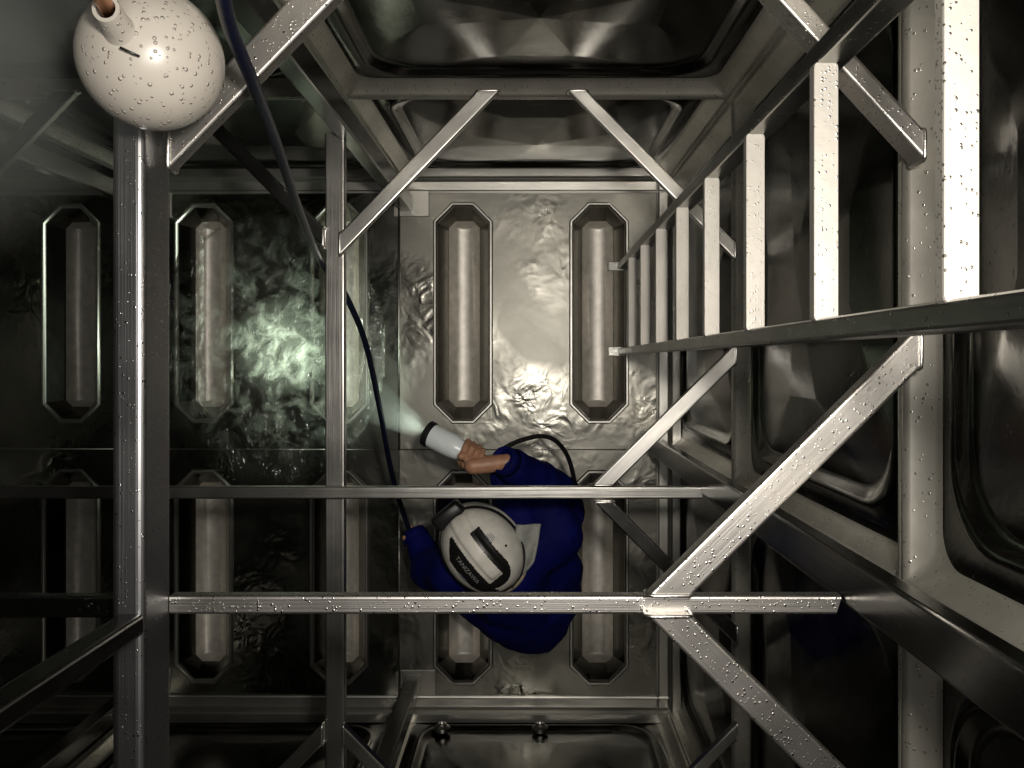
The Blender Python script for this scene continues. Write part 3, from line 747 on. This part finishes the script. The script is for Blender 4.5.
# lettering and stickers bent over the shell
def decal(name, text, s0, t0, size, mat, flip=1):
    """text baseline runs backwards along s from (s0,t0)"""
    cu = bpy.data.curves.new(name, 'FONT'); cu.body = text; cu.size = size; cu.resolution_u = 3
    to = bpy.data.objects.new('tmp_text', cu); sc.collection.objects.link(to)
    bpy.context.view_layer.update()
    me = bpy.data.meshes.new_from_object(to.evaluated_get(bpy.context.evaluated_depsgraph_get()))
    sc.collection.objects.unlink(to); bpy.data.objects.remove(to)
    b2 = bmesh.new(); b2.from_mesh(me); bpy.data.meshes.remove(me)
    bmesh.ops.subdivide_edges(b2, edges=[e for e in b2.edges if e.calc_length() > .006], cuts=1)
    for v in b2.verts:
        v.co = hpt(s0 + v.co.x, t0 + flip * v.co.y, 0.0012)
    o = obj(name, b2, mat, None, False)
    return kid(o, helmet)
decal('band_lettering', 'TANIZAWA', -0.046, -0.058, 0.0185, M['grey_mark'])
def sticker(name, s, t, ls, lt, mat):
    b2 = bmesh.new(); n = 8
    g_ = [[b2.verts.new(hpt(s + ls * (i / n - .5), t + lt * (j / 4 - .5), 0.001)) for j in range(5)] for i in range(n + 1)]
    for i in range(n):
        for j in range(4): b2.faces.new((g_[i][j], g_[i + 1][j], g_[i + 1][j + 1], g_[i][j + 1]))
    return kid(obj(name, b2, mat, None, True), helmet)
for k in range(4): sticker('sticker_line', -0.028 + k * .001, 0.054 + k * 0.0042, 0.030 - k * .004, 0.0016, M['lilac_mark'])
for k in range(3): sticker('sticker_line', 0.012, -0.085 + k * 0.004, 0.034, 0.0016, M['lilac_mark'])
sticker('sticker_dot', 0.022, 0.076, 0.007, 0.006, M['helmet_black'])
# grey towel hanging from under the brim on the back
bm = bmesh.new()
corners = [P(516, 524, 2.50), P(541, 524, 2.52), P(533, 560, 2.50), P(513, 588, 2.52)]
n = 10; g_ = []
for i in range(n + 1):
    u = i / n; row = []
    for j in range(n + 1):
        v = j / n
        p = corners[0] * (1 - u) * (1 - v) + corners[1] * (1 - v) * u + corners[2] * u * v + corners[3] * (1 - u) * v
        p = p + Vector((0, 0, 0.010 * math.sin(u * 5 + v * 3) + 0.008))
        row.append(bm.verts.new(p))
    g_.append(row)
for i in range(n):
    for j in range(n): bm.faces.new((g_[i][j], g_[i + 1][j], g_[i + 1][j + 1], g_[i][j + 1]))
o = obj('neck_cloth', bm, M['towel'], person, True)
sm = o.modifiers.new('thick', 'SOLIDIFY'); sm.thickness = 0.006

# ------------------------------------------------------------ churned water under the lamp beam, its light pool put into the colour
def lit_water_mat():
    m, nt, b = new_mat('lit_churned_water')
    out = nt.nodes['Material Output']
    tc = N(nt, 'ShaderNodeTexCoord'); oc = tc.outputs['Object']
    n0 = N(nt, 'ShaderNodeTexNoise'); n0.inputs['Scale'].default_value = 12; n0.inputs['Detail'].default_value = 10; n0.inputs['Roughness'].default_value = 0.62; n0.inputs['Distortion'].default_value = 0.7
    nt.links.new(oc, n0.inputs['Vector'])
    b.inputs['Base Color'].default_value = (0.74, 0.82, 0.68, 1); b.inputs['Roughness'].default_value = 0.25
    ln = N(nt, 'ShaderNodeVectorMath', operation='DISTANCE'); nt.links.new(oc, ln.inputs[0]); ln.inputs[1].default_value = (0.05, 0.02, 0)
    core = math_n(nt, 'SUBTRACT', 1.0, math_n(nt, 'DIVIDE', ln.outputs['Value'], 0.20), clamp=True)  # pale core shaped as the lamp beam's pool of light
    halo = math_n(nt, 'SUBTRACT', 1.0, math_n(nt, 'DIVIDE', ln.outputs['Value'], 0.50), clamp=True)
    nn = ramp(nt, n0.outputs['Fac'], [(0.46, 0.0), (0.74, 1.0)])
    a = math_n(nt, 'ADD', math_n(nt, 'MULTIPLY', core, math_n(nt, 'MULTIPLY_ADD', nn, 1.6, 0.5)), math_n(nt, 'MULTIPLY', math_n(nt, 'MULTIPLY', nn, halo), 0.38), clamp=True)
    gl = N(nt, 'ShaderNodeBsdfGlossy'); gl.inputs['Roughness'].default_value = 0.12; gl.inputs['Color'].default_value = (.9, .95, .9, 1)
    tr = N(nt, 'ShaderNodeBsdfTransparent')
    fr = N(nt, 'ShaderNodeFresnel'); fr.inputs['IOR'].default_value = 1.33
    rp = N(nt, 'ShaderNodeTexNoise'); rp.inputs['Scale'].default_value = 22; rp.inputs['Detail'].default_value = 4; rp.inputs['Distortion'].default_value = 2
    nt.links.new(oc, rp.inputs['Vector'])
    bp = N(nt, 'ShaderNodeBump'); bp.inputs['Strength'].default_value = 0.6; bp.inputs['Distance'].default_value = 0.016
    nt.links.new(rp.outputs['Fac'], bp.inputs['Height'])
    for s_ in (gl, fr, b): nt.links.new(bp.outputs[0], s_.inputs['Normal'])
    m1 = N(nt, 'ShaderNodeMixShader'); nt.links.new(math_n(nt, 'ADD', fr.outputs[0], 0.03), m1.inputs[0]); nt.links.new(tr.outputs[0], m1.inputs[1]); nt.links.new(gl.outputs[0], m1.inputs[2])
    m2 = N(nt, 'ShaderNodeMixShader'); nt.links.new(a, m2.inputs[0]); nt.links.new(m1.outputs[0], m2.inputs[1]); nt.links.new(b.outputs[0], m2.inputs[2])
    nt.links.new(m2.outputs[0], out.inputs['Surface'])
    return m
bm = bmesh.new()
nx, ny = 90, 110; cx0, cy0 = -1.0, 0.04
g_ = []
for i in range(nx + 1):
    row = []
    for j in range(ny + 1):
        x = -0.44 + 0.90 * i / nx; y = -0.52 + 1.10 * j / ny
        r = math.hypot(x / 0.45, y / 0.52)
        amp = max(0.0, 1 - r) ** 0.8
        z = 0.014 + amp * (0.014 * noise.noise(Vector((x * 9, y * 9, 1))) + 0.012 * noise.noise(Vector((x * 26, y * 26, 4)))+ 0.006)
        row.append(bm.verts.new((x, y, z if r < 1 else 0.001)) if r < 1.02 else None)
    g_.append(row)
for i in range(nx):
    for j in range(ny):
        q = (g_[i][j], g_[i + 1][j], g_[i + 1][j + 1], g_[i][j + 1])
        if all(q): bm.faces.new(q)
wt = obj('splashing_water', bm, lit_water_mat(), None, True); wt.location = (cx0, cy0, zfloor(-1.0))
tag(wt, 'churned water with the pale green lamp pool in its colour, spreading on the floor left of the lower lengthwise beam', 'water', kind='stuff')

# ------------------------------------------------------------ haze and mist
def mist(name, bm, label, dens, centre, radius, color=(0.9, 0.95, 0.9, 1)):
    m, nt, b = new_mat(name); nt.nodes.remove(b); out = nt.nodes['Material Output']
    v = N(nt, 'ShaderNodeVolumePrincipled'); v.inputs['Color'].default_value = color; v.inputs['Anisotropy'].default_value = 0.0
    tc = N(nt, 'ShaderNodeTexCoord'); n0 = N(nt, 'ShaderNodeTexNoise'); n0.inputs['Scale'].default_value = 4; n0.inputs['Detail'].default_value = 3
    nt.links.new(tc.outputs['Object'], n0.inputs['Vector'])
    ln = N(nt, 'ShaderNodeVectorMath', operation='DISTANCE'); nt.links.new(tc.outputs['Object'], ln.inputs[0]); ln.inputs[1].default_value = centre
    f = math_n(nt, 'SUBTRACT', 1.0, math_n(nt, 'DIVIDE', ln.outputs['Value'], radius), clamp=True)
    nt.links.new(math_n(nt, 'MULTIPLY', math_n(nt, 'MULTIPLY', f, n0.outputs['Fac']), dens), v.inputs['Density'])
    nt.links.new(v.outputs[0], out.inputs['Volume'])
    o = obj(name, bm, m, None, True); return tag(o, label, 'mist', kind='stuff')
bm = bmesh.new(); box_bm(bm, -1.40, -0.56, 0.0, 0.57, H - 1.7, H - 0.5)  # box for a pale haze volume, densest at its centre point
mist('corner_haze', bm, 'pale haze volume beside the float ball in the upper left', 5.5, (-0.92, 0.57, H - 0.92), 0.52)
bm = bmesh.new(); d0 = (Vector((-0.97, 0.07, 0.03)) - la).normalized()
sweep(bm, [la - ax * .02 + d0 * t for t in (0.0, 0.25, 0.55)], [0.03, 0.07, 0.12], 20)  # mist cone swept along the lamp beam to draw the beam itself
mist('beam_mist', bm, 'faint cone of mist shaped to the beam of the hand lamp', 0.28, tuple(la), 0.7)
